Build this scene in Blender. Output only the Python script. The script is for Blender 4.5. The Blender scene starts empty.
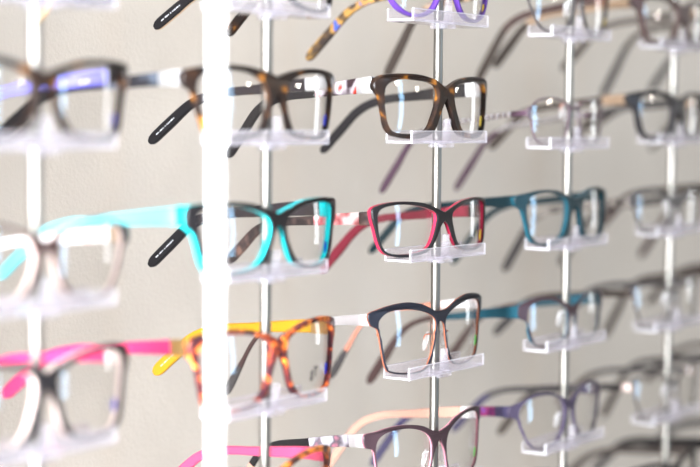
import bpy, math, random
from mathutils import Vector, Matrix
from mathutils.geometry import tessellate_polygon

SC = bpy.context.scene
COL = SC.collection
random.seed(4)
ZC = 1.45            # camera height above the floor
S = .187             # spacing of the rods
Y0, WRAP = -.0066, .009
R = math.radians

# ------------------------------------------------------------ materials
MATS = {}
def new_mat(name):
    m = bpy.data.materials.new(name); m.use_nodes = True
    nt = m.node_tree
    b = nt.nodes['Principled BSDF']
    return m, nt, b

def plain(name, col, rough=.30, metal=0., coat=0.):
    if name in MATS: return MATS[name]
    m, nt, b = new_mat(name)
    b.inputs['Base Color'].default_value = (*col, 1)
    b.inputs['Roughness'].default_value = rough
    b.inputs['Metallic'].default_value = metal
    b.inputs['Coat Weight'].default_value = coat if not metal else 0
    b.inputs['Coat Roughness'].default_value = .12
    if not metal: b.inputs['Specular IOR Level'].default_value = .16
    n = nt.nodes.new('ShaderNodeTexNoise'); n.inputs['Scale'].default_value = 900
    bp = nt.nodes.new('ShaderNodeBump'); bp.inputs['Strength'].default_value = .02
    tc = nt.nodes.new('ShaderNodeTexCoord')
    nt.links.new(tc.outputs['Object'], n.inputs['Vector'])
    nt.links.new(n.outputs['Fac'], bp.inputs['Height'])
    nt.links.new(bp.outputs['Normal'], b.inputs['Normal'])
    MATS[name] = m
    return m

def mottled(name, stops, scale=110, rough=.28, metal=0., detail=1.5, stretch=(1, 1, 1), kind='noise'):
    if name in MATS: return MATS[name]
    m, nt, b = new_mat(name)
    tc = nt.nodes.new('ShaderNodeTexCoord')
    mp = nt.nodes.new('ShaderNodeMapping'); mp.inputs['Scale'].default_value = stretch
    if kind == 'wave':
        n = nt.nodes.new('ShaderNodeTexWave'); n.inputs['Distortion'].default_value = 3.
        n.inputs['Scale'].default_value = scale; n.bands_direction = 'Y'; out = n.outputs['Fac']
    elif kind == 'voronoi':
        n = nt.nodes.new('ShaderNodeTexVoronoi'); n.inputs['Scale'].default_value = scale; out = n.outputs['Distance']
    else:
        n = nt.nodes.new('ShaderNodeTexNoise'); n.inputs['Scale'].default_value = scale
        n.inputs['Detail'].default_value = detail; out = n.outputs['Fac']
    cr = nt.nodes.new('ShaderNodeValToRGB')
    el = cr.color_ramp.elements
    while len(el) < len(stops): el.new(.5)
    for e, (p, c) in zip(el, stops): e.position = p; e.color = (*c, 1)
    nt.links.new(tc.outputs['Object'], mp.inputs['Vector'])
    nt.links.new(mp.outputs['Vector'], n.inputs['Vector'])
    nt.links.new(out, cr.inputs['Fac'])
    nt.links.new(cr.outputs['Color'], b.inputs['Base Color'])
    b.inputs['Roughness'].default_value = rough
    b.inputs['Metallic'].default_value = metal
    b.inputs['Specular IOR Level'].default_value = .16
    MATS[name] = m
    return m

def clear(name, tint, body, body_col, ior=1.5, rough=.03):
    """clear plastic: see-through with fresnel reflection and a little milky body"""
    m = bpy.data.materials.new(name); m.use_nodes = True
    nt = m.node_tree; nt.nodes.clear(); N = nt.nodes.new; L = nt.links.new
    out = N('ShaderNodeOutputMaterial')
    tr = N('ShaderNodeBsdfTransparent'); tr.inputs['Color'].default_value = (*tint, 1)
    df = N('ShaderNodeBsdfDiffuse'); df.inputs['Color'].default_value = (*body_col, 1)
    tl = N('ShaderNodeBsdfTranslucent'); tl.inputs['Color'].default_value = (*body_col, 1)
    md = N('ShaderNodeMixShader'); md.inputs[0].default_value = .5
    L(df.outputs[0], md.inputs[1]); L(tl.outputs[0], md.inputs[2])
    mb = N('ShaderNodeMixShader')
    if body > 0:
        tc = N('ShaderNodeTexCoord'); nz = N('ShaderNodeTexNoise'); nz.inputs['Scale'].default_value = 260
        mr = N('ShaderNodeMapRange'); mr.inputs['From Min'].default_value = .3; mr.inputs['From Max'].default_value = .7
        mr.inputs['To Min'].default_value = body * .85; mr.inputs['To Max'].default_value = min(1, body * 1.15)
        L(tc.outputs['Object'], nz.inputs['Vector']); L(nz.outputs['Fac'], mr.inputs['Value']); L(mr.outputs['Result'], mb.inputs[0])
    else:
        mb.inputs[0].default_value = 0
    L(tr.outputs[0], mb.inputs[1]); L(md.outputs[0], mb.inputs[2])
    gl = N('ShaderNodeBsdfGlossy'); gl.inputs['Roughness'].default_value = rough
    fr = N('ShaderNodeLayerWeight'); fr.inputs['Blend'].default_value = .5
    pw = N('ShaderNodeMath'); pw.operation = 'POWER'; pw.inputs[1].default_value = 5
    f0 = ((ior - 1) / (ior + 1)) ** 2
    ad = N('ShaderNodeMath'); ad.operation = 'MULTIPLY_ADD'; ad.inputs[1].default_value = 1 - f0; ad.inputs[2].default_value = f0
    L(fr.outputs['Facing'], pw.inputs[0]); L(pw.outputs[0], ad.inputs[0])
    mx = N('ShaderNodeMixShader')
    L(ad.outputs[0], mx.inputs[0]); L(mb.outputs[0], mx.inputs[1]); L(gl.outputs[0], mx.inputs[2])
    L(mx.outputs[0], out.inputs[0])
    return m

LENS = clear('clear_lens', (.985, .985, .985), 0, (1, 1, 1), ior=1.45, rough=.02)
ACRYL = clear('clear_acrylic', (.96, .95, .97), .175, (.94, .91, .96), ior=1.49, rough=.06)
EDGE = clear('edge_glow_acrylic', (.9, .89, .93), .52, (.95, .93, .97), ior=1.49, rough=.15)  # milkier acrylic, its pale colour stands in for light piped to the edges
PAD = clear('clear_silicone', (.95, .95, .95), .30, (.92, .9, .9), ior=1.45, rough=.08)
STEEL = plain('brushed_steel', (.20, .188, .17), .40, 1.)
SILVER = plain('silver_metal', (.82, .80, .80), .25, 1.)
GOLD = plain('gold_metal', (.95, .62, .25), .3, 1.)
WHITE = plain('white_print', (.45, .45, .46), .6)

BLK = (.025, .023, .026)
PAL = dict(
    black=plain('black_acetate', (.010, .009, .010)),
    softblack=plain('soft_black_acetate', (.016, .014, .015), .35),
    taupe=plain('dark_taupe_acetate', (.050, .038, .032), .4),
    grey=plain('dark_grey_acetate', (.045, .04, .04), .4),
    brown=plain('dark_brown_acetate', (.05, .028, .026), .35),
    plum=plain('plum_acetate', (.062, .034, .05), .4),
    purple=plain('purple_acetate', (.075, .03, .20), .3),
    violet=plain('blue_violet_acetate', (.16, .15, .55), .15),
    turq=plain('turquoise_acetate', (.01, .50, .52), .22),
    paleturq=plain('pale_turquoise_acetate', (.16, .55, .60), .16),
    red=plain('red_acetate', (.27, .016, .04), .25),
    darkred=plain('dark_red_acetate', (.13, .015, .025), .3),
    pink=plain('pink_acetate', (.60, .04, .135), .3),
    rose=plain('rose_acetate', (.58, .06, .13), .3),
    cream=plain('cream_pink_acetate', (.66, .52, .47), .35),
    beige=plain('beige_acetate', (.62, .44, .27), .35),
    coral=plain('coral_acetate', (.50, .18, .12), .4),
    peach=plain('peach_acetate', (.46, .24, .18), .4),
    amber=plain('amber_acetate', (.36, .185, .012), .3),
    teal=plain('dark_teal_acetate', (.008, .022, .028), .3),
    tealb=plain('bright_teal_metal', (.008, .05, .072), .35),
    tealin=plain('light_teal_acetate', (.007, .05, .07), .25),
    navy=plain('navy_black_metal', (.012, .013, .019), .35),
    copper=plain('copper_metal', (.32, .10, .05), .4, .5),
    mauve=plain('mauve_metal', (.040, .023, .028), .3),
    mauvein=plain('pink_mauve_metal', (.32, .13, .16), .35),
    gunmetal=plain('gunmetal_wire', (.045, .038, .04), .3, .2),
    lilac=plain('lilac_wire', (.10, .07, .082), .35, .4),
    inkpurple=plain('ink_purple_metal', (.045, .035, .06), .28),
    blueviolet=plain('dusky_violet_acetate', (.045, .038, .08), .3),
    steel=plain('satin_silver', (.80, .79, .80), .42, .75), gold=GOLD,
    dtort=mottled('dark_tortoise', [(.45, (.012, .008, .007)), (.60, (.026, .013, .008)), (.68, (.20, .075, .012)), (.80, (.45, .19, .03))], 95),
    tort=mottled('red_tortoise', [(.42, (.035, .012, .016)), (.52, (.13, .024, .02)), (.60, (.48, .09, .02)), (.70, (.80, .29, .04))], 170),
    otort=mottled('orange_tortoise', [(.40, (.05, .018, .015)), (.52, (.25, .06, .02)), (.62, (.75, .25, .04))], 110),
    dpat=mottled('dark_marble', [(.42, (.03, .022, .022)), (.56, (.07, .045, .042)), (.68, (.16, .09, .07))], 120),
    btort=mottled('blue_tortoise', [(.36, (.03, .022, .02)), (.46, (.10, .06, .03)), (.52, (.33, .18, .05)), (.60, (.28, .15, .04)), (.66, (.04, .08, .32))], 95),
    leopard=mottled('leopard_print', [(.40, (.04, .028, .02)), (.50, (.20, .13, .08)), (.58, (.42, .30, .20))], 190),
    redsil=mottled('red_and_silver_marble', [(.40, (.05, .03, .035)), (.50, (.42, .36, .39)), (.58, (.55, .50, .53)), (.68, (.5, .05, .03))], 90, .15),
    redpink=mottled('red_and_pink_marble', [(.38, (.25, .02, .03)), (.50, (.7, .25, .25)), (.62, (.9, .72, .70))], 90, .15),
    blackor=mottled('black_with_orange_flecks', [(.50, (.025, .02, .022)), (.66, (.03, .022, .02)), (.70, (.6, .15, .03))], 120),
    bluegrey=mottled('black_and_steel_blue', [(.45, (.03, .028, .032)), (.6, (.12, .14, .18))], 60, .12),
    paleprint=mottled('pale_red_print', [(.40, (.65, .62, .6)), (.55, (.75, .72, .7)), (.62, (.6, .12, .10))], 90),
    chain=mottled('dark_chain_print', [(.35, (.04, .035, .035)), (.6, (.32, .28, .25))], 180, .35),
    magenta=mottled('magenta_and_violet_marble', [(.42, (.10, .02, .08)), (.54, (.28, .03, .12)), (.66, (.14, .08, .32))], 110),
    silpink=mottled('silver_and_pink_marble', [(.42, (.45, .42, .45)), (.52, (.12, .1, .12)), (.62, (.62, .2, .28))], 90, .15),
    tan=plain('tan_acetate', (.28, .19, .125), .4),
)
# ------------------------------------------------------------ object helpers
def link(name, verts, faces, mats, parent=None, fmat=None, smooth=True, sharp=35):
    me = bpy.data.meshes.new(name)
    me.from_pydata([tuple(v) for v in verts], [], faces)
    for m in mats: me.materials.append(m)
    if fmat: me.polygons.foreach_set('material_index', fmat)
    if smooth:
        me.polygons.foreach_set('use_smooth', [True] * len(me.polygons))
        me.set_sharp_from_angle(angle=R(sharp))
    me.update()
    o = bpy.data.objects.new(name, me); COL.objects.link(o)
    if parent: o.parent = parent
    return o
def tag(o, label, cat, group=None):
    o['label'] = label; o['category'] = cat
    if group: o['group'] = group
    return o
def empty(name, loc):
    o = bpy.data.objects.new(name, None); COL.objects.link(o); o.location = loc; o.empty_display_size = .01
    return o
class MB:
    def __init__(s): s.v = []; s.f = []; s.m = []
    def add(s, v, f, m=0):
        b = len(s.v); s.v += v; s.f += [tuple(i + b for i in q) for q in f]; s.m += [m] * len(f)
    def box(s, x0, x1, y0, y1, z0, z1, bev=0., m=0):
        # box chamfered on all its vertical-section corners (cross-section in y,z swept along x)
        c = bev
        if c <= 0:
            sec = [(y0, z0), (y1, z0), (y1, z1), (y0, z1)]
        else:
            sec = [(y0 + c, z0), (y1 - c, z0), (y1, z0 + c), (y1, z1 - c), (y1 - c, z1), (y0 + c, z1), (y0, z1 - c), (y0, z0 + c)]
        cy, cz = (y0 + y1) / 2, (z0 + z1) / 2
        n = len(sec); v = []
        rows = [(x0, 0.), (x1, 0.)] if c <= 0 else [(x0, 1.), (x0 + c, 0.), (x1 - c, 0.), (x1, 1.)]
        for x, k in rows:
            for (y, z) in sec:
                if k:
                    y = cy + (y - cy) * (1 - 2 * c / max(y1 - y0, 1e-6)); z = cz + (z - cz) * (1 - 2 * c / max(z1 - z0, 1e-6))
                v.append((x, y, z))
        f = [tuple(range(n))[::-1], tuple(range((len(rows) - 1) * n, len(rows) * n))]
        for r in range(len(rows) - 1):
            for i in range(n):
                j = (i + 1) % n
                f.append((r * n + i, r * n + j, (r + 1) * n + j, (r + 1) * n + i))
        s.add(v, f, m)
    def tube(s, r0, r1, z0, z1, n=28, m=0, cx=0, cy=0):
        v = []; f = []
        for i in range(n):
            a = 2 * math.pi * i / n; c, q = math.cos(a), math.sin(a)
            v += [(cx + r0 * c, cy + r0 * q, z0), (cx + r1 * c, cy + r1 * q, z0), (cx + r1 * c, cy + r1 * q, z1), (cx + r0 * c, cy + r0 * q, z1)]
        for i in range(n):
            j = (i + 1) % n
            for k in range(4):
                l = (k + 1) % 4
                f.append((i * 4 + k, j * 4 + k, j * 4 + l, i * 4 + l))
        s.add(v, f, m)
    def sweep(s, pts, secs, m=0):
        """pts: list of centres; secs: list of (list of 3d offsets)"""
        n = len(secs[0]); v = []; f = []
        for p, sec in zip(pts, secs):
            v += [tuple(Vector(p) + Vector(o)) for o in sec]
        for r in range(len(pts) - 1):
            for i in range(n):
                j = (i + 1) % n
                f.append((r * n + i, r * n + j, (r + 1) * n + j, (r + 1) * n + i))
        f.append(tuple(range(n))[::-1]); f.append(tuple(range((len(pts) - 1) * n, len(pts) * n)))
        s.add(v, f, m)
    def build(s, name, mats, parent=None, **k):
        return link(name, s.v, s.f, mats if isinstance(mats, (list, tuple)) else [mats], parent, s.m, **k)

def catmull(P, closed, n=5):
    out = []; N = len(P); segs = N if closed else N - 1
    g = (lambda i: P[i % N]) if closed else (lambda i: P[max(0, min(N - 1, i))])
    for i in range(segs):
        p0, p1, p2, p3 = g(i - 1), g(i), g(i + 1), g(i + 2)
        for k in range(n):
            t = k / n; t2 = t * t; t3 = t2 * t
            out.append(tuple(.5 * (2 * p1[a] + (p2[a] - p0[a]) * t + (2 * p0[a] - 5 * p1[a] + 4 * p2[a] - p3[a]) * t2 + (3 * p1[a] - p0[a] - 3 * p2[a] + p3[a]) * t3) for a in range(len(p1))))
    if not closed: out.append(tuple(P[-1]))
    return out
def offset2(L, d):
    """move a closed 2-D loop by d along its left normal"""
    n = len(L); out = []
    for i in range(n):
        a, b = L[i - 1], L[(i + 1) % n]
        tx, tz = b[0] - a[0], b[1] - a[1]; l = math.hypot(tx, tz) or 1
        out.append((L[i][0] - tz / l * d, L[i][1] + tx / l * d))
    return out
def area(L): return .5 * sum(L[i - 1][0] * L[i][1] - L[i][0] * L[i - 1][1] for i in range(len(L)))
def wrap_y(x): return Y0 + WRAP * (x / .069) ** 2 +   .0010 * (max(0, abs(x) - .057) / .011) ** 2


# ------------------------------------------------------------ spectacle outlines in mm (left half; x=0 is the bridge, z=0 the foot of the holder)
SHAPES = {
 'chunky': dict(O=[(0,36.2),(-12.8,41.7),(-29.5,44.7),(-48.1,45.2),(-63.3,44),(-69.8,40),(-70.3,34.8),(-66.3,30),(-63.8,20.2),(-61.2,10.3),(-54.5,4.8),(-39.3,2.9),(-22.7,4.4),(-13.2,9.2),(-6.5,20.7),(0,29.8)],
   I=[(-60.7,31.3),(-58.3,37.5),(-48.1,40.8),(-33.3,40.6),(-17.1,39),(-10.4,34.7),(-11.3,27.1),(-15.6,18.1),(-21.8,9.6),(-34.7,6.9),(-51.1,7.4),(-57.1,11.3),(-59.7,19)]),
 'slim': dict(O=[(0,32),(-10.4,35.2),(-23.6,38.8),(-42.9,40.5),(-60.2,39.8),(-70.2,36.8),(-70.8,30.9),(-68.6,23.2),(-66.2,14.9),(-62.5,8.5),(-56,5.4),(-42.3,3.8),(-25.3,5.3),(-16,8.4),(-10,15.2),(-4.6,23.2),(0,26.2)],
   I=[(-64.6,30),(-63.3,34.8),(-57.3,37.1),(-44.9,38),(-30.2,36.6),(-14.6,33),(-10,29.5),(-11.2,23.1),(-15.9,13.4),(-21.7,9),(-36.2,6.5),(-54.1,7.5),(-60.7,11.5),(-63.6,20.3)]),
 'brow': dict(O=[(0,46),(-8.4,47),(-20.8,51.6),(-36.2,54.2),(-52.3,53.5),(-63.3,51.4),(-70.8,48.4),(-68.9,41.2),(-63.7,37.7),(-61,26),(-57.9,14.3),(-52.8,9.2),(-36.6,6.5),(-20,7),(-12,12.1),(-7,24.3),(-4.5,35.7),(0,39.3)],
   I=[(-61,39.9),(-59.3,45.1),(-52.3,48.6),(-37.2,49),(-20.7,46.3),(-9.6,42),(-6.4,36.9),(-8.2,27.4),(-12.4,16.7),(-18.6,9.6),(-32.1,8),(-49.7,10.4),(-55.6,14.9),(-59,25.9)]),
 'soft': dict(O=[(0,42.2),(-14.2,45.8),(-34,48.1),(-54.2,47.5),(-70.6,44),(-71.3,36.7),(-65.7,32.1),(-62.3,20.8),(-57.6,10.4),(-49.1,6),(-28.3,6),(-12.4,10.4),(-6.7,23.3),(0,32.3)],
   I=[(-61,37.9),(-54.1,43.7),(-39.2,44.6),(-22.9,43),(-11.5,37.1),(-8.9,29.2),(-11.4,19.3),(-17.9,10.9),(-36.4,8.5),(-50,9.4),(-56.3,17),(-60.3,28.4)]),
 'cateye': dict(O=[(0,40.2),(-11.7,43.6),(-26.5,47.1),(-42.6,48.1),(-57.5,47.8),(-69.8,45.8),(-70.6,36),(-65.6,30),(-60.9,14.5),(-56.1,8.5),(-42.4,5.7),(-26.2,6.7),(-14.5,10.9),(-7.8,20.5),(-3.7,30.3),(0,34.2)],
   I=[(-62.1,38),(-58.6,43.4),(-40,44.9),(-23.6,42.8),(-10.6,38),(-7.3,31.4),(-10.4,22.6),(-17,13.5),(-29,9),(-44,8.4),(-52.9,11.6),(-58.4,22.1)]),
 'cateye_tall': dict(O=[(0,43.7),(-6.3,47.3),(-24.7,52.4),(-42.5,54),(-58.7,53.2),(-69,49.8),(-69.4,41.3),(-65.7,36.1),(-63.4,24.3),(-60.5,13.3),(-53.7,7.7),(-38.3,6),(-21.4,7.6),(-11.3,14.5),(-6,28),(0,38.6)],
   I=[(-61.3,43.5),(-56,48.6),(-42.5,50.6),(-24.6,49),(-10.5,44),(-7.9,37.2),(-9.8,28.3),(-14.5,16.9),(-23.4,10.2),(-39.9,8.6),(-52,10.6),(-57.8,20),(-61,33.9)]),
 'wire': dict(O=[(0,29),(-7,30),(-12,31.8),(-22.6,34.8),(-37,35.2),(-48,33.6),(-55,29.5),(-60,26.5),(-60,21),(-56,18),(-54.5,10.5),(-49,2.9),(-38,.3),(-17.5,2.4),(-9.6,11.5),(-7.3,21),(-7,25),(0,26.6)],
   I=[(-54.2,20),(-53.2,27),(-47,31.9),(-36.5,33.7),(-22.5,33.2),(-11.5,29),(-8.9,22),(-11.2,12),(-18.2,4.1),(-38,1.8),(-48.2,4.3),(-53,11)]),
 'panto': dict(O=[(0,38.2),(-12.6,41.1),(-26.8,45.1),(-43.7,46),(-58.9,44.2),(-72,41.4),(-71,35.1),(-65.7,31.2),(-62,21),(-57.2,9.5),(-46.7,5),(-30.1,4.5),(-16.9,8),(-9.9,15.1),(-5.4,27.9),(0,33.8)],
   I=[(-60,34.8),(-56.1,40.6),(-43.6,43.3),(-28.9,42.6),(-15.4,38.2),(-12,30.7),(-14,20.5),(-19.4,11.7),(-30.2,7.4),(-44.7,7),(-53.6,11),(-58.5,22.1)]),
 'halfrim': dict(O=[(0,34.6),(-9.9,37.5),(-21.5,42.2),(-36.3,44.5),(-51.5,44.3),(-60.4,41.9),(-67,38.5),(-66.3,30.5),(-59,27),(-56.2,21),(-50.4,10),(-39.3,6.6),(-21,7),(-9,12.2),(-5,23.6),(0,31.5)],
   I=[(-56.4,32.3),(-53.3,38.1),(-44,41),(-30.1,40.8),(-17.4,37),(-9.8,32),(-7.2,25),(-10,14.2),(-21.4,8),(-39,7.4),(-49.8,10.8),(-55.4,21.2)]),
 'round': dict(O=[(0,38.8),(-12.6,44.3),(-28.9,49),(-45.9,49.6),(-59.1,46.3),(-72.3,42.2),(-71.6,35.3),(-65.1,32.3),(-60.7,23.3),(-51.8,11.4),(-40.2,7.1),(-24.4,7.6),(-13.2,13.4),(-6.8,23.5),(-4,32),(0,34.9)],
   I=[(-62,36.4),(-57,43.7),(-45.6,46.9),(-28.9,46.6),(-14.4,41.8),(-8.8,34),(-9.8,25),(-15.6,15.8),(-25.5,9.4),(-40,8.9),(-50.4,14),(-58.4,24.6)]),
 'square': dict(O=[(0,34.6),(-11,38.3),(-27.1,41.9),(-54.1,42),(-67,40.4),(-73.5,38),(-73,32),(-67.5,29.5),(-64.3,21.6),(-60.4,9),(-49.8,2.6),(-28.5,2),(-15,6.1),(-7.5,18.8),(0,26)],
   I=[(-59.6,31.1),(-56.6,36.6),(-43.8,38),(-26.9,37.5),(-13.5,32.3),(-12.4,22),(-18,10.6),(-28.6,5.6),(-45.3,5.2),(-53.6,10.1),(-57.6,20.1)]),
 'semi': dict(O=[(0,30.2),(-9,32.2),(-17,35.6),(-31,39.6),(-47.6,41.4),(-62.4,39.6),(-69,33.6),(-67.4,27.2),(-62,19.8),(-57.4,8),(-46.5,4.5),(-25,4.3),(-14.4,7.6),(-9.2,17),(-6.4,24.5),(0,26.4)],
   I=[(-62,30),(-57.8,35.6),(-47,37.6),(-32,36.2),(-17.6,31.6),(-11,26),(-11.4,17),(-16,8.7),(-26,5.3),(-46,5.5),(-56,9),(-60.8,20)]),
 'rectwire': dict(O=[(0,33.9),(-8,35),(-18,39),(-37.5,42.4),(-51,42),(-62,41.4),(-66,37.4),(-62.8,31),(-59,19),(-51.6,6.6),(-41,4.3),(-24,4),(-10.5,11),(-7.5,22),(-6.5,29.6),(0,31.4)],
   I=[(-60.4,35.4),(-57.6,39),(-50,40.4),(-38,40.7),(-20,37.2),(-10.6,32.8),(-9.2,24),(-12,12),(-24.4,5.5),(-41,5.7),(-50.4,8.2),(-57.2,20)]),
 'mauve': dict(O=[(0,43.2),(-10.3,45.9),(-21.1,49.9),(-38.4,52.6),(-54.1,52.6),(-64.5,51.1),(-72.8,49.4),(-71.9,41.5),(-66.3,38.9),(-64.2,29.1),(-61,15.9),(-53.5,9.2),(-32.9,6.2),(-17.4,6.8),(-10.7,16.5),(-6.7,29.1),(0,38.4)],
   I=[(-62,41.4),(-58.6,46.9),(-49.7,49.4),(-33.6,49),(-19,45),(-11.2,38.7),(-9.8,28.6),(-13.4,16.3),(-18.8,9),(-33,8),(-51,10.6),(-58.2,17.2),(-61.4,30.4)]),
 'oval': dict(O=[(0,35),(-9,38),(-20,42),(-36,44),(-52,42.5),(-63,39),(-70,36.5),(-69.6,30),(-65,26.5),(-62,18),(-55,9),(-45,4.6),(-36,3.4),(-26,4.6),(-16,9.6),(-9.5,19),(-5,27),(0,30)],
   I=[(-62,29),(-57,36),(-47,40),(-36,41),(-22,39),(-12.5,34),(-10.5,28),(-13,19),(-19,11),(-27,7.2),(-36,6.2),(-45,7.6),(-54,13),(-60,20)]),
}

def make_front(shape, depth, fm, bm, parent, cfg_grow=.0006, layer=.33):
    sh = SHAPES[shape]
    half = catmull([(x / 1000, z / 1000) for x, z in sh['O']], False, 5)
    outer = half + [(-x, z) for x, z in half[::-1][1:-1]]
    inn = catmull([((x - 1.5 * max(0, abs(x) - 12) / 48) / 1000, z / 1000) for x, z in sh['I']], True, 5)
    cx = sum(p[0] for p in inn) / len(inn); cz = sum(p[1] for p in inn) / len(inn)
    if area(inn) > 0: inn = inn[::-1]
    inn = offset2(inn, cfg_grow)                     # clockwise loop: positive offset opens the lens
    fixed = []
    for p in inn:                                    # keep a minimum rim width
        q = p
        for _ in range(12):
            if min(math.hypot(q[0] - o[0], q[1] - o[1]) for o in half) > .0011: break
            q = (q[0] + (cx - q[0]) * .03, q[1] + (cz - q[1]) * .03)
        fixed.append(q)
    inn = fixed
    if area(outer) < 0: outer = outer[::-1]          # counter-clockwise
    if area(inn) > 0: inn = inn[::-1]                # holes clockwise
    inn2 = [(-x, z) for x, z in inn][::-1]
    loops = [outer, inn, inn2]
    b = min(.0005, depth * .22)
    ins = [offset2(L, b) for L in loops]
    mb = MB()
    y_f, y_b = -depth / 2, depth / 2
    lay = [(ins, y_f), (loops, y_f + b), (loops, y_f + depth * layer), (loops, y_b - b), (ins, y_b)]
    base = []
    for LL, y in lay:
        row = []
        for L in LL:
            row.append(len(mb.v))
            mb.v += [(x, wrap_y(x) + y, z) for x, z in L]
        base.append(row)
    for r in range(len(lay) - 1):
        for li, L in enumerate(loops):
            n = len(L); a, c = base[r][li], base[r + 1][li]
            for i in range(n):
                j = (i + 1) % n
                mb.f.append((a + i, a + j, c + j, c + i)); mb.m.append(0 if r < 2 else 1)
    tri = tessellate_polygon([[Vector((x, z, 0)) for x, z in L] for L in ins])
    nall = sum(len(L) for L in loops)
    flat = [p for L in ins for p in L]
    for t in tri:
        a, c, d = (flat[i] for i in t)
        ar = (c[0] - a[0]) * (d[1] - a[1]) - (d[0] - a[0]) * (c[1] - a[1])
        if abs(ar) < 1e-13: continue
        t = t if ar > 0 else t[::-1]
        mb.f.append(tuple(t)); mb.m.append(0)
        mb.f.append(tuple(i + base[4][0] for i in t[::-1])); mb.m.append(1)
    o = mb.build('front_frame', [fm, bm], parent)
    # lenses with a real curved thickness
    lenses = []
    for L in (inn, inn2):
        lx = sum(p[0] for p in L) / len(L); lz = sum(p[1] for p in L) / len(L)
        lb = MB(); n = len(L); rings = [1.008, .85, .65, .42, .2]
        def ly(x, z): return wrap_y(x) + ((x - lx) ** 2 + (z - lz) ** 2) / .26 - .0014
        for side, dy in ((0, -.0006), (1, .0008)):
            off = len(lb.v)
            for k in rings:
                lb.v += [(lx + (x - lx) * k, ly(lx + (x - lx) * k, lz + (z - lz) * k) + dy, lz + (z - lz) * k) for x, z in L]
            lb.v.append((lx, ly(lx, lz) + dy, lz)); c = len(lb.v) - 1
            for r in range(len(rings) - 1):
                for i in range(n):
                    j = (i + 1) % n
                    q = (off + r * n + i, off + r * n + j, off + (r + 1) * n + j, off + (r + 1) * n + i)
                    lb.f.append(q[::-1] if side == 0 else q)
            for i in range(n):
                j = (i + 1) % n; q = (off + 4 * n + i, off + 4 * n + j, c)
                lb.f.append(q[::-1] if side == 0 else q)
        n2 = len(lb.v) // 2
        for i in range(n):
            j = (i + 1) % n; lb.f.append((i, j, n2 + j, n2 + i))
        lb.m = [0] * len(lb.f)
        lenses.append((lb.build('lens', LENS, parent, sharp=50), lx, lz, ly))
    return o, lenses

def rrect(h, t, up, side):
    hh, tt = h / 2, t / 2; c = min(hh, tt) * .45
    P = [(-tt + c, -hh), (tt - c, -hh), (tt, -hh + c), (tt, hh - c), (tt - c, hh), (-tt + c, hh), (-tt, hh - c), (-tt, -hh + c)]
    return [side * a + up * b for a, b in P]

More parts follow.
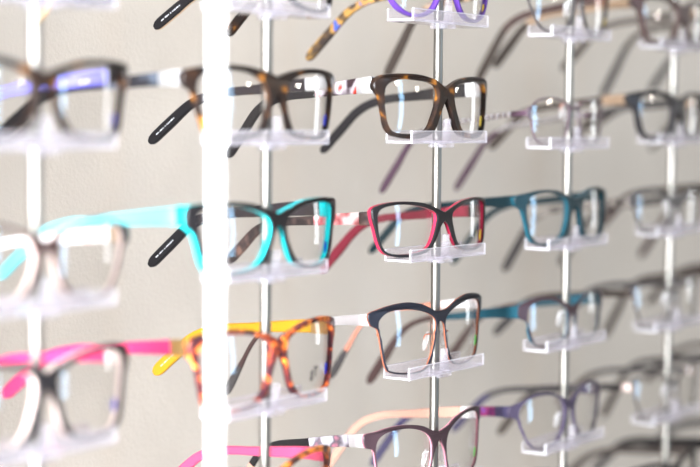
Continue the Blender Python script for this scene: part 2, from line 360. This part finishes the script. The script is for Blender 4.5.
def make_temple(parent, sgn, hinge, tip, spec, ear=.62):
    """spec: outer, inner, tip materials, (cap material, cap length), heights at hinge/middle/end, thickness"""
    H, T = Vector(hinge), Vector(tip)
    D = T - H
    drop = D.z
    P = [H, H + Vector((D.x * .05, D.y * .16, drop * .03)), H + Vector((D.x * .25, D.y * .40, drop * .10)),
         H + Vector((D.x * .46, D.y * .62, drop * .17)), H + Vector((D.x * .64, D.y * .765, drop * .33)), H + Vector((D.x * .83, D.y * .885, drop * .66)), T]
    path = [Vector(p) for p in catmull([tuple(p) for p in P], False, 6)]
    lens = [0]
    for a, b in zip(path, path[1:]): lens.append(lens[-1] + (b - a).length)
    tot = lens[-1]
    h0, h1, h2 = spec.get('h', (.0085, .0055, .0075)); th = spec.get('t', .0034)
    secs = []; tf = max(.62, spec.get('tipfrom', .66) - .04)
    for i, p in enumerate(path):
        u = lens[i] / tot
        tg = (path[min(i + 1, len(path) - 1)] - path[max(i - 1, 0)]).normalized()
        side = Vector((1, 0, 0)); up = side.cross(tg).normalized() * 1.0
        if up.z < 0: up = -up
        side = up.cross(tg).normalized()
        if side.x < 0: side = -side
        h = h0 + (h1 - h0) * min(1, u / .45) if u < tf else h1 + (h2 - h1) * min(1, (u - tf) / min(.25, (1 - tf) * .6))
        k = 1.0
        if u > .95: k = .45 + .55 * math.sqrt(max(0, 1 - ((u - .95) / .05) ** 2))
        secs.append(rrect(h * k, th, up, side))
    cut = next(i for i in range(len(path)) if lens[i] / tot > spec.get('tipfrom', .66))
    cap = spec.get('cap')
    c0 = 0
    def piece(name, i0, i1, outer, inner, par):
        mb = MB(); mb.sweep(path[i0:i1 + 1], secs[i0:i1 + 1])
        # faces looking towards the head take the inner colour
        for fi, f in enumerate(mb.f):
            cen = sum((Vector(mb.v[i]) for i in f), Vector()) / len(f)
            if len(f) == 4 and fi % 8 in ((2, 1, 3) if sgn < 0 else (6, 5, 7)): mb.m[fi] = 1
        return mb.build(name, [outer, inner], par)
    t = piece('temple', 0, cut, spec['out'], spec['inn'], parent)
    tp = piece('temple_tip', cut, len(path) - 1, spec['tip'], spec.get('tipin', spec['tip']), t)
    # hinge / decorated end cap
    cm, cl = cap if cap else (spec['out'], .006)
    i1 = max(1, next(i for i in range(len(path)) if lens[i] > cl))
    mb = MB(); mb.sweep(path[:i1 + 1], [[o * 1.06 for o in s] for s in secs[:i1 + 1]])
    hc = mb.build('hinge_cover', cm, t)
    if spec.get('panel'):
        pm, pl = spec['panel']
        i2 = next(i for i in range(len(path)) if lens[i] > pl)
        mb = MB(); mb.sweep(path[i1 - 1:i2 + 1], [[o * 1.03 for o in s] for s in secs[i1 - 1:i2 + 1]])
        
        for fi, f in enumerate(mb.f):
            if len(f) == 4 and fi % 8 in ((2, 1, 3) if sgn < 0 else (6, 5, 7)): mb.m[fi] = 1
        mb.build('patterned_panel', [pm, spec['inn']], t)
    if spec.get('beads'):
        mb = MB()
        for k in range(16):
            u = .10 + k * .032; i = min(range(len(path)), key=lambda q: abs(lens[q] / tot - u))
            j = min(i + 1, len(path) - 1); w = (u * tot - lens[i]) / max(1e-6, lens[j] - lens[i]); p = path[i].lerp(path[j], w)
            r = .0026
            v = []; f = []
            for a in range(5):
                la = -math.pi / 2 + math.pi * (a + .0) / 4
                for q in range(8):
                    lo = 2 * math.pi * q / 8
                    v.append((p.x + r * math.cos(la) * math.cos(lo), p.y + r * math.cos(la) * math.sin(lo), p.z + r * math.sin(la)))
            for a in range(4):
                for q in range(8):
                    f.append((a * 8 + q, a * 8 + (q + 1) % 8, (a + 1) * 8 + (q + 1) % 8, (a + 1) * 8 + q))
            mb.add(v, f)
        mb.build('bead_chain', SILVER, t)
    if spec.get('text'):
        # fine printed line on the inner face of the tip (too small to read in the photograph)
        a, b = path[-5], path[cut + 1]
        if (path[-2] - a).length < .002: a = path[-6]
        a = path[-3]; dirv = (path[cut] - a).normalized()
        side = -1 if sgn > 0 else 1
        nrm = Vector((side, 0, 0)); nrm = (nrm - dirv * nrm.dot(dirv)).normalized()
        up = dirv.cross(nrm).normalized(); up = up if up.z > 0 else -up
        mb = MB(); s = .003
        rnd = random.Random(7)
        while s < .021:
            w = rnd.choice((.0007, .0009, .0012)); hgt = .0008
            # find the closest path point to sit on the surface
            q = a + dirv * s
            k = min(range(len(path)), key=lambda i: (path[i] - q).length)
            kk = min(max(k, 1), len(path) - 2)
            seg = (path[kk + 1] - path[kk - 1]).normalized()
            q = path[kk] + seg * (q - path[kk]).dot(seg)
            c = q + nrm * (th / 2 + .00012)
            v = [c - dirv * w / 2 - up * hgt / 2, c + dirv * w / 2 - up * hgt / 2, c + dirv * w / 2 + up * hgt / 2, c - dirv * w / 2 + up * hgt / 2]
            v2 = [p - nrm * .0004 for p in v]
            mb.add([tuple(p) for p in v + v2], [(0, 1, 2, 3), (7, 6, 5, 4), (0, 4, 5, 1), (1, 5, 6, 2), (2, 6, 7, 3), (3, 7, 4, 0)])
            s += w + rnd.choice((.0004, .0004, .0012))
        mb.build('printed_line', spec['text'], tp)
    return t

def ellipsoid(mb, c, rx, ry, rz, n=12, m=8, rot=None):
    v = []; f = []
    for a in range(m + 1):
        la = -math.pi / 2 + math.pi * a / m
        for q in range(n):
            lo = 2 * math.pi * q / n
            p = Vector((rx * math.cos(la) * math.cos(lo), ry * math.cos(la) * math.sin(lo), rz * math.sin(la)))
            if rot: p = rot @ p
            v.append(tuple(Vector(c) + p))
    for a in range(m):
        for q in range(n):
            f.append((a * n + q, a * n + (q + 1) % n, (a + 1) * n + (q + 1) % n, (a + 1) * n + q))
    mb.add(v, f)

def make_glasses(loc, cfg, dx):
    root = empty('eyeglasses', (loc[0] + dx, loc[1], loc[2]))
    depth = cfg.get('depth', .004)
    P = PAL
    front, lenses = make_front(cfg['shape'], depth, P[cfg['front']], P[cfg['back']], root, cfg.get('grow', .0006), cfg.get('layer', .33))
    O = SHAPES[cfg['shape']]['O']
    xe = min(p[0] for p in O)
    i = min(range(len(O)), key=lambda k: O[k][0])
    zs = [p[1] for p in O if p[0] < xe + 3.5]
    ztop = max(zs); zh = (max(zs) + min(zs)) / 2 if len(zs) > 1 else ztop - 3
    tsp = dict(out=P[cfg['out']], inn=P[cfg['inn']], tip=P[cfg.get('tip', cfg['inn'])], h=cfg.get('h', (.0085, .0055, .0075)), t=cfg.get('t', .0032))
    if 'tipin' in cfg: tsp['tipin'] = P[cfg['tipin']]
    if 'cap' in cfg: tsp['cap'] = (P[cfg['cap'][0]], cfg['cap'][1])
    if 'panel' in cfg: tsp['panel'] = (P[cfg['panel'][0]], cfg['panel'][1])
    if cfg.get('beads'): tsp['beads'] = True
    if 'tipfrom' in cfg: tsp['tipfrom'] = cfg['tipfrom']
    for sgn in (-1, 1):
        hx = sgn * (abs(xe) / 1000 - .0026)
        hy = wrap_y(hx) + depth / 2 + .0002
        tip = cfg.get('L' if sgn < 0 else 'R') or (sgn * -.0 + sgn * .057, .135, cfg.get('drop', -.008))
        tip = (tip[0] - dx, tip[1], tip[2])
        spec = dict(tsp)
        if sgn < 0 and 'tip_left' in cfg: spec['tip'] = P[cfg['tip_left']]; spec['tipin'] = P[cfg['tip']]
        if sgn > 0 and cfg.get('text'): spec['text'] = WHITE if cfg['text'] == 'w' else P[cfg['text']]
        make_temple(root, sgn, (hx, hy, zh / 1000), tip, spec)
    if cfg.get('pads'):
        I = SHAPES[cfg['shape']]['I']
        for sgn in (-1, 1):
            c = (sgn * .0110, -.0022, .026)
            rot = Matrix.Rotation(sgn * R(32), 3, 'Z') @ Matrix.Rotation(sgn * R(-14), 3, 'Y')
            mb = MB(); ellipsoid(mb, c, .0014, .0037, .0068, rot=rot)
            p = mb.build('nose_pad', PAD, root)
            mb = MB()
            pts = [(sgn * .0112, wrap_y(.01) + depth / 2 - .0006, .031), (sgn * .0118, -.0026, .0306), (sgn * .0117, -.0012, .0285), (sgn * .0112, -.0018, .0262)]
            for q in (1, 2, 3):
                a, b = Vector(pts[q - 1]), Vector(pts[q]); tg = (b - a).normalized(); u = tg.orthogonal().normalized(); w = tg.cross(u)
                sec = [u * .0005 * math.cos(k * math.pi / 3) + w * .0005 * math.sin(k * math.pi / 3) for k in range(6)]
                mb.sweep([a, b], [sec, sec])
            mb.build('pad_arm', P[cfg['pads']] if cfg['pads'] in P else SILVER, p)
    if cfg.get('dot'):
        L, lx, lz, ly = lenses[1] if lenses[1][1] > 0 else lenses[0]
        I = [(abs(a) / 1000, b / 1000) for a, b in SHAPES[cfg['shape']]['I']]
        zq = lz - .010
        xr = max(a for a, b in I if abs(b - lz) < .013) - .0052
        mb = MB(); n = 14; v = []
        for dy in (-.00075, -.00095):
            v += [(xr + .0022 * math.cos(2 * math.pi * k / n), 0, zq + .0038 * math.sin(2 * math.pi * k / n)) for k in range(n)]
        v = [(x, ly(x, z) - (.0007 if k < n else .0010), z) for k, (x, y, z) in enumerate(v)]
        f = [tuple(range(n)), tuple(range(n, 2 * n))[::-1]] + [(k, k + n, (k + 1) % n + n, (k + 1) % n) for k in range(n)]
        mb.add(v, f)
        s = mb.build('lens_sticker', cfg['dot'], root, smooth=False); s['label'] = 'small coloured lens sticker'
    if cfg.get('lenstext'):
        L, lx, lz, ly = lenses[1] if lenses[1][1] > 0 else lenses[0]
        cu = bpy.data.curves.new('t', 'FONT'); cu.body = cfg['lenstext']; cu.size = .0088; cu.extrude = .0001; cu.offset = .00018
        to = bpy.data.objects.new('t', cu); COL.objects.link(to)
        bpy.context.view_layer.update(); dg = bpy.context.evaluated_depsgraph_get(); dg.update()
        me = bpy.data.meshes.new_from_object(to.evaluated_get(dg))
        bpy.data.objects.remove(to)
        for vv in me.vertices:
            x, z, d = vv.co.x + lx - .0035, vv.co.y + lz - .0125, vv.co.z
            vv.co = (x, ly(x, z) - .0009 - d, z)
        me.materials.clear(); me.materials.append(PAL['grey'])
        lo = bpy.data.objects.new('lens_lettering', me); COL.objects.link(lo); lo.parent = root
    return root

# ------------------------------------------------------------ clear holder (built once, then copied)
def make_holder():
    root = empty('glasses_holder', (0, 0, 0))
    HL = .0475
    mb = MB()
    for s in (-1, 1):                                  # floor halves left and right of the rod
        mb.box(min(s * .0045, s * HL), max(s * .0045, s * HL), -.0095, .0085, .0, .002, .0004)
    mb.box(-HL, HL, -.0110, -.0092, .0, .0085, .0004)  # front lip
    mb.box(-HL, HL, .0083, .0101, .0, .0085, .0004)    # rear lip
    t = mb.build('tray', [ACRYL, EDGE], root, smooth=False)
    for p in t.data.polygons:                          # ends and lip tops: whiter material imitates light gathered in the edges
        if abs(p.normal.x) > .9 or (p.center.z > .007 and p.normal.z > .3) or (p.center.y < -.010 and abs(p.normal.z) > .3): p.material_index = 1
    mb = MB(); mb.tube(.00335, .0058, -.0028, .0022)
    mb.box(-.0075, .0075, -.0092, -.0058, -.0028, .002, .0004)
    mb.build('rod_clamp', ACRYL, root, sharp=30)
    mb = MB(); mb.box(-.0028, .0028, -.0092, -.0058, .002, .0165, .0004)
    mb.build('nose_post', ACRYL, root, smooth=False)
    return root
def copy_tree(o, parent=None):
    c = o.copy(); COL.objects.link(c)
    if parent: c.parent = parent
    for ch in list(o.children): copy_tree(ch, c)
    return c

# ------------------------------------------------------------ heights of the holders (mm, relative to the camera)
BAR = {(1,1):54.8,(1,2):59.9,(1,3):63.3,(1,4):61.9,(1,5):60.6,(2,1):-16.7,(2,2):-17.1,(2,3):-14.2,(2,4):-16.6,(2,5):-15.4,
 (3,1):-97.5,(3,2):-94.5,(3,3):-92.5,(3,4):-95.7,(3,5):-94.5,(4,1):-169.6,(4,2):-173.3,(4,3):-172.5,(4,4):-173.7,(4,5):-173.9,
 (5,4):-251.1,(5,5):-252.6,(1,6):60.1,(2,6):-16.,(3,6):-94.9,(4,6):-172.6,(5,2):-251.8,(5,3):-251.8,(5,6):-251.8,(6,5):-330.1,(6,6):-330.1}
DX = {(2,3):-1.5,(3,3):-1.8,(4,3):-4,(2,2):.6,(3,2):1.8,(4,2):3.4,(2,4):-4,(3,4):-1.6,(4,4):-2,(5,4):-4,(2,5):-4.5,(3,5):-3.4,(4,5):-3.8,(5,3):-4}
BLUE = plain('blue_sticker', (.01, .03, .55), .4); YEL = plain('yellow_sticker', (.85, .60, .02), .4); GRN = plain('green_sticker', (.08, .55, .06), .4)
m_ = lambda *a: tuple(q / 1000 for q in a)
G = {}
G[1,1] = dict(shape='soft', front='softblack', back='violet', out='softblack', inn='violet', s='black and violet')
G[1,2] = dict(shape='slim', front='black', back='black', out='beige', inn='black', tip='beige', tipin='black', text='w', R=m_(55,135,-1), s='black')
G[1,3] = dict(shape='oval', front='purple', back='purple', out='leopard', inn='btort', tip='dtort', tipin='btort', L=m_(-57,135,-6), R=m_(35,135,-20), dot=YEL, depth=.0042, s='purple')
G[1,4] = dict(shape='round', front='grey', back='grey', out='leopard', inn='brown', tip='taupe', L=m_(-48,135,-24), R=m_(91,135,-24), dot=YEL, depth=.002, pads='steel', cap=('copper', .006), s='thin dark grey')
G[1,5] = dict(shape='square', front='brown', back='taupe', out='tan', inn='taupe', tip='taupe', L=m_(-69,135,-16), R=m_(54,135,-15), s='dark brown')
G[1,6] = dict(shape='soft', front='grey', back='grey', out='taupe', inn='grey', L=m_(-52,135,-34), R=m_(54,135,-26), s='grey')
G[2,1] = dict(grow=.0002, shape='cateye', front='dtort', back='dtort', out='black', inn='violet', tip='violet', dot=BLUE, s='tortoise and violet')
G[2,2] = dict(shape='soft', front='dtort', back='dtort', out='black', panel=('bluegrey', .05), inn='blackor', tip='black', text='w', L=m_(-84,135,6), R=m_(50,135,2), dot=BLUE, cap=('steel', .014), s='tortoise')
G[2,3] = dict(shape='chunky', front='dtort', back='dtort', out='softblack', panel=('redsil', .046), inn='softblack', tip='softblack', L=m_(-56,135,-11), R=m_(54,135,-9), dot=YEL, cap=('steel', .012), h=(.0105,.006,.007), depth=.0042, s='dark tortoise')
G[2,4] = dict(shape='wire', front='lilac', back='lilac', out='plum', inn='plum', tip='plum', L=m_(-54,135,-39), R=m_(57,135,-40), beads=True, depth=.0018, h=(.004,.0035,.006), t=.002, pads='copper', s='lilac wire')
G[2,5] = dict(shape='square', front='softblack', back='softblack', out='taupe', inn='grey', tip='taupe', L=m_(-74,135,-7), cap=('tan', .02), s='black square')
G[2,6] = dict(shape='soft', front='taupe', back='taupe', out='grey', inn='taupe', L=m_(-80,135,12), s='taupe')
G[3,1] = dict(layer=.45, shape='round', front='brown', back='cream', out='tan', inn='paleprint', s='brown and cream')
G[3,2] = dict(shape='cateye', front='black', back='turq', out='paleturq', inn='blackor', tip='black', text='w', tip_left='paleturq', L=m_(-84,135,0), R=m_(50,135,-1), dot=BLUE, depth=.0054, h=(.011,.0065,.0075), cap=('turq', .004), s='black and turquoise')
G[3,3] = dict(shape='slim', front='black', back='red', out='dpat', panel=('redpink', .046), inn='darkred', tip='dpat', tipin='darkred', L=m_(-56,135,-6), R=m_(54,135,-20), dot=YEL, depth=.0042, s='black and red')
G[3,4] = dict(shape='panto', front='teal', back='tealin', out='teal', inn='teal', tip='teal', L=m_(-68,135,-6), R=m_(54,135,-22), depth=.0042, h=(.008,.005,.006), s='dark teal')
G[3,5] = dict(shape='semi', front='grey', back='grey', out='chain', inn='grey', tip='grey', L=m_(-47,135,-35), R=m_(56,135,-36), depth=.0024, pads='steel', s='grey half rim')
G[3,6] = dict(shape='panto', front='grey', back='taupe', out='taupe', inn='taupe', tip='brown', L=m_(-51,135,-4), R=m_(38,135,-39), s='grey brown')
G[4,1] = dict(layer=.45, shape='cateye_tall', front='softblack', back='cream', out='cream', inn='pink', tip='pink', dot=BLUE, depth=.0054, s='black and cream')
G[4,2] = dict(shape='cateye_tall', front='tort', back='tort', out='pink', inn='amber', tip='amber', text='w', tip_left='pink', L=m_(-80,135,8), R=m_(55,135,6), dot=BLUE, lenstext='gT', cap=('gold', .012), h=(.0095,.0055,.0085), s='red tortoise')
G[4,3] = dict(shape='brow', front='navy', back='copper', out='brown', inn='coral', tip='grey', L=m_(-58,135,-18), R=m_(67,135,-21), dot=GRN, depth=.0022, cap=('steel', .026), h=(.0075,.0028,.006), t=.0024, tipfrom=.82, pads='copper', s='navy black metal')
G[4,4] = dict(shape='halfrim', front='mauve', back='tealb', out='tealb', inn='tealb', tip='brown', tipfrom=.42, L=m_(-69,135,-30), R=m_(33,135,-35), depth=.0022, pads='steel', h=(.009,.004,.0075), t=.0024, s='half rim teal')
G[4,5] = dict(shape='rectwire', front='gunmetal', back='gunmetal', out='taupe', inn='grey', tip='grey', L=m_(-62,135,-10), depth=.002, pads='steel', h=(.006,.005,.007), s='gunmetal wire')
G[4,6] = dict(shape='soft', front='taupe', back='taupe', out='taupe', inn='taupe', L=m_(-38,135,-33), s='dark taupe')
G[5,2] = dict(shape='cateye_tall', front='otort', back='otort', out='rose', inn='rose', tip='rose', R=m_(62,135,6), s='orange tortoise')
G[5,3] = dict(shape='mauve', front='mauve', back='mauvein', out='softblack', panel=('silpink', .046), L=m_(-57,135,-32), inn='peach', tip='peach', R=m_(57,135,-14), dot=GRN, depth=.0024, cap=('steel', .012), pads='steel', h=(.0085,.005,.006), t=.0026, s='mauve metal')
G[5,4] = dict(shape='round', front='inkpurple', back='inkpurple', out='blueviolet', panel=('magenta', .05), inn='grey', tip='blueviolet', L=m_(-63,135,-18), depth=.0024, pads='steel', h=(.008,.0045,.0065), t=.0026, cap=('blueviolet', .012), s='ink purple')
G[5,5] = dict(shape='rectwire', front='gunmetal', back='gunmetal', out='grey', inn='grey', tip='taupe', L=m_(-52,135,-21), depth=.002, pads='steel', h=(.006,.0045,.007), cap=('cream', .006), s='pinkish wire')
G[5,6] = dict(shape='soft', front='taupe', back='grey', out='grey', inn='taupe', L=m_(-38,135,-32), s='dark grey')
G[6,5] = dict(shape='square', front='softblack', back='taupe', out='taupe', inn='taupe', s='charcoal')
G[6,6] = dict(shape='square', front='softblack', back='grey', out='softblack', inn='grey', h=(.011,.008,.008), s='soft black')

LAB = {
 (1,1): 'black and violet glasses at the top left corner, mostly above the frame',
 (1,2): 'black glasses with beige temple tips on the top holder of the second rod',
 (1,3): 'glasses with glossy purple rims and mottled blue tortoise temples',
 (1,4): 'thin dark grey round glasses with leopard print temples, right of the purple pair',
 (1,5): 'dark brown square glasses on the top holder of the fifth rod',
 (1,6): 'grey glasses at the top right edge, only their dark temples showing',
 (2,1): 'large blurred tortoise glasses with a shiny blue violet temple, upper left',
 (2,2): 'dark tortoise glasses crossed by the white post, a black temple tip at left',
 (2,3): 'chunky dark tortoise rectangular glasses in sharp focus, with silver and red temple',
 (2,4): 'delicate lilac wire glasses with a silver bead chain along the temple',
 (2,5): 'black square glasses with tan hinge covers, right side, second row',
 (2,6): 'taupe glasses cut off at the right edge, beside the black square pair',
 (3,1): 'brown topped glasses with cream inner rims, behind which a turquoise temple passes',
 (3,2): 'bright turquoise and black cat eye glasses in the middle of the second rod',
 (3,3): 'black glasses with red inner rims and dark red temples, in sharp focus',
 (3,4): 'dark teal rounded glasses to the right of the black and red pair',
 (3,5): 'grey half rim glasses with patterned temple, third row at far right',
 (3,6): 'grey brown glasses past the right edge, level with the teal pair',
 (4,1): 'blurred black fronted glasses with cream inner rims, lower left corner',
 (4,2): 'red tortoise cat eye glasses with pink outer and amber inner temples',
 (4,3): 'navy black metal browline glasses with copper inner rims and silver hinges',
 (4,4): 'dark half rim glasses with teal temples, fourth row, right of the browline pair',
 (4,5): 'gunmetal wire glasses with dark temple, fourth row at far right',
 (4,6): 'dark taupe glasses past the right edge, beside the gunmetal wire pair',
 (5,2): 'orange tortoise glasses with rose pink temples at the bottom edge',
 (5,3): 'mauve metal glasses with peach inner temples at the bottom centre',
 (5,4): 'round ink purple glasses with magenta temple, lower right of centre',
 (5,5): 'pinkish wire glasses with pale hinges, lowest whole pair at far right',
 (5,6): 'dark grey glasses past the lower right edge, beside the pinkish wire pair',
 (6,5): 'charcoal square glasses whose top just shows at the bottom right corner',
 (6,6): 'soft black glasses with wide dark temple entering at the bottom right corner',
}
proto = make_holder()
first = True
for (r, c), cfg in sorted(G.items()):
    zb = BAR[r, c] / 1000 + ZC
    minz = min(p[1] for p in SHAPES[cfg['shape']]['O']) / 1000
    if (r, c) not in DX:
        zs = .0045 - minz                    # outline not traced from this pair: rest it on its tray
    else:
        zs = 0
    g = make_glasses(((c - 1) * S, 0, zb + zs), cfg, DX.get((r, c), 0) / 1000)
    tag(g, LAB[r, c], 'glasses', 'eyeglasses on the display wall')
    h = proto if first else copy_tree(proto)
    first = False
    h.location = ((c - 1) * S, 0, zb + zs + minz - .0031)
    w = {1: 'top', 2: 'second', 3: 'third', 4: 'fourth', 5: 'fifth', 6: 'lowest'}[r]
    tag(h, 'clear acrylic holder clamped on the rod, carrying the ' + cfg['s'] + ' glasses', 'holder', 'clear acrylic glasses holders')

# ------------------------------------------------------------ rods and the setting
ROD = {1: 'leftmost steel rod, blurred and glaring white, behind the tortoise and violet glasses',
 2: 'second steel rod, bright white down its left side, behind the turquoise glasses',
 3: 'third steel rod in sharp focus at the centre, behind the black and red glasses',
 4: 'fourth steel rod, slightly blurred, behind the dark teal glasses',
 5: 'fifth steel rod, blurred, near the right edge behind the black square glasses',
 6: 'sixth steel rod past the right edge, holding the taupe glasses'}
for k in range(1, 7):
    mb = MB(); mb.tube(.0001, .0032, 0.004, 2.5, 40)
    o = mb.build('display_rod', STEEL, sharp=40)
    o.location = ((k - 1) * S, 0, 0)
    tag(o, ROD[k], 'rod', 'steel display rods')
    mb = MB(); mb.tube(.0033, .022, 0, .004, 32); mb.build('base_plate', STEEL, o, smooth=False)
mb = MB(); mb.tube(.0001, .0026, .004, 2.5, 40)
post = mb.build('display_post', plain('overexposed_white', (.93, .92, .91), .3), sharp=40)  # white colour stands in for overexposed glare on a steel post
post.location = (-.0108, -.125, 0)
tag(post, 'blurred overexposed white post standing in front of the glasses, left of centre', 'post')
mb = MB(); mb.tube(.0036, .03, 0, .004, 32); mb.build('base_plate', MATS['overexposed_white'], post, smooth=False)

def wall_material():
    m, nt, b = new_mat('grey_plaster'); N = nt.nodes.new; L = nt.links.new
    tc = N('ShaderNodeTexCoord')
    n1 = N('ShaderNodeTexNoise'); n1.inputs['Scale'].default_value = 5; n1.inputs['Detail'].default_value = 6
    cr = N('ShaderNodeValToRGB')
    cr.color_ramp.elements[0].position = .3; cr.color_ramp.elements[0].color = (.475, .414, .352, 1)
    cr.color_ramp.elements[1].position = .7; cr.color_ramp.elements[1].color = (.55, .488, .425, 1)
    n2 = N('ShaderNodeTexNoise'); n2.inputs['Scale'].default_value = 330; n2.inputs['Detail'].default_value = 3
    n3 = N('ShaderNodeTexNoise'); n3.inputs['Scale'].default_value = 26; n3.inputs['Detail'].default_value = 4
    ad = N('ShaderNodeMath'); ad.operation = 'MULTIPLY_ADD'; ad.inputs[1].default_value = 2.5
    bp = N('ShaderNodeBump'); bp.inputs['Strength'].default_value = .35; bp.inputs['Distance'].default_value = .0012
    for n in (n1, n2, n3): L(tc.outputs['Object'], n.inputs['Vector'])
    L(n1.outputs['Fac'], cr.inputs['Fac']); L(cr.outputs['Color'], b.inputs['Base Color'])
    L(n3.outputs['Fac'], ad.inputs[0]); L(n2.outputs['Fac'], ad.inputs[2])
    L(ad.outputs[0], bp.inputs['Height']); L(bp.outputs['Normal'], b.inputs['Normal'])
    b.inputs['Roughness'].default_value = .75
    return m
mb = MB(); mb.box(-1.2, 2.6, .2, .3, 0, 2.6); w = mb.build('wall_back', wall_material(), smooth=False); w['kind'] = 'structure'
fm = mottled('floor_boards', [(.3, (.36, .30, .24)), (.7, (.46, .39, .32))], 6, .45, stretch=(1, 8, 1))
mb = MB(); mb.box(-1.2, 2.6, -3.2, .2, -.05, 0); w = mb.build('floor', fm, smooth=False); w['kind'] = 'structure'

# ------------------------------------------------------------ light
wd = bpy.data.worlds.new('World'); SC.world = wd; wd.use_nodes = True
bg = wd.node_tree.nodes['Background']
def world_room():
    # the bright left end of the shop fades to its dimmer far end
    nt = wd.node_tree; N = nt.nodes.new; L = nt.links.new
    tc = N('ShaderNodeTexCoord'); sp = N('ShaderNodeSeparateXYZ'); cr = N('ShaderNodeValToRGB'); mr = N('ShaderNodeMapRange')
    mr.inputs['From Min'].default_value = -1; mr.inputs['From Max'].default_value = 1
    L(tc.outputs['Generated'], sp.inputs[0]); L(sp.outputs['X'], mr.inputs['Value']); L(mr.outputs['Result'], cr.inputs['Fac'])
    e = cr.color_ramp.elements
    e[0].position = .1; e[0].color = (1.02, 1.06, 1.10, 1)
    e[1].position = .85; e[1].color = (.32, .288, .25, 1)
    L(cr.outputs['Color'], bg.inputs[0]); bg.inputs[1].default_value = .62
world_room()
def area_light(name, loc, target, sx, sy, power, col):
    l = bpy.data.lights.new(name, 'AREA'); l.shape = 'RECTANGLE'; l.size = sx; l.size_y = sy; l.energy = power; l.color = col
    o = bpy.data.objects.new(name, l); COL.objects.link(o); o.location = loc
    d = Vector(target) - Vector(loc)
    o.rotation_euler = d.to_track_quat('-Z', 'Y').to_euler()
    return o
def point_light(name, loc, power, rad, col=(1, .93, .82)):
    l = bpy.data.lights.new(name, 'POINT'); l.energy = power; l.shadow_soft_size = rad; l.color = col
    o = bpy.data.objects.new(name, l); COL.objects.link(o); o.location = loc
# the bright shop window at the left end of the wall
area_light('display_lamp', (-.47, -.14, ZC + .02), (.5, -.12, ZC - .06), .17, .9, 8.6, (.91, .95, 1)).data.spread = R(66)
# windows across the room
area_light('far_window_light', (1.75, -2.7, ZC + .15), (.5, 0, ZC), .22, 1.7, 12, (.38, .68, 1))
area_light('side_window_light', (3.0, -.55, ZC + .15), (.5, 0, ZC), .16, 1.1, 3, (.93, .97, 1))
for i, p in enumerate([(1.25, -2.0, ZC + .42), (2.1, -1.55, ZC + .30), (.4, -1.7, ZC + 1.3)]):
    point_light('lens_glint_light', p, 4, .045)  # unseen lamps added for round lens glints, first two hung low as pendants

# ------------------------------------------------------------ camera
F, PITCH, ROLL, PHI = 1735.82, .0647084, .0085282, R(35)
fw = Vector((math.cos(PHI) * math.cos(PITCH), math.sin(PHI) * math.cos(PITCH), -math.sin(PITCH)))
rt = Vector((math.sin(PHI), -math.cos(PHI), 0)); up = rt.cross(fw)
c_, s_ = math.cos(ROLL), math.sin(ROLL)
r2 = rt * c_ + up * s_; u2 = up * c_ - rt * s_
cam = bpy.data.cameras.new('Camera'); co = bpy.data.objects.new('Camera', cam); COL.objects.link(co)
M = Matrix((r2, u2, -fw)).transposed().to_4x4(); M.translation = Vector((-.616412, -.622606, ZC))
co.matrix_world = M
cam.sensor_width = 36; cam.lens = F * 36 / 700
cam.clip_start = .01
cam.dof.use_dof = True; cam.dof.focus_distance = 1.15; cam.dof.aperture_fstop = 3.3
SC.camera = co

SC.cycles.transparent_max_bounces = 48
SC.cycles.max_bounces = 12
SC.view_settings.view_transform = 'Standard'; SC.view_settings.look = 'None'
SC.view_settings.gamma = 1; SC.view_settings.use_curve_mapping = False
SC.view_settings.exposure = .86
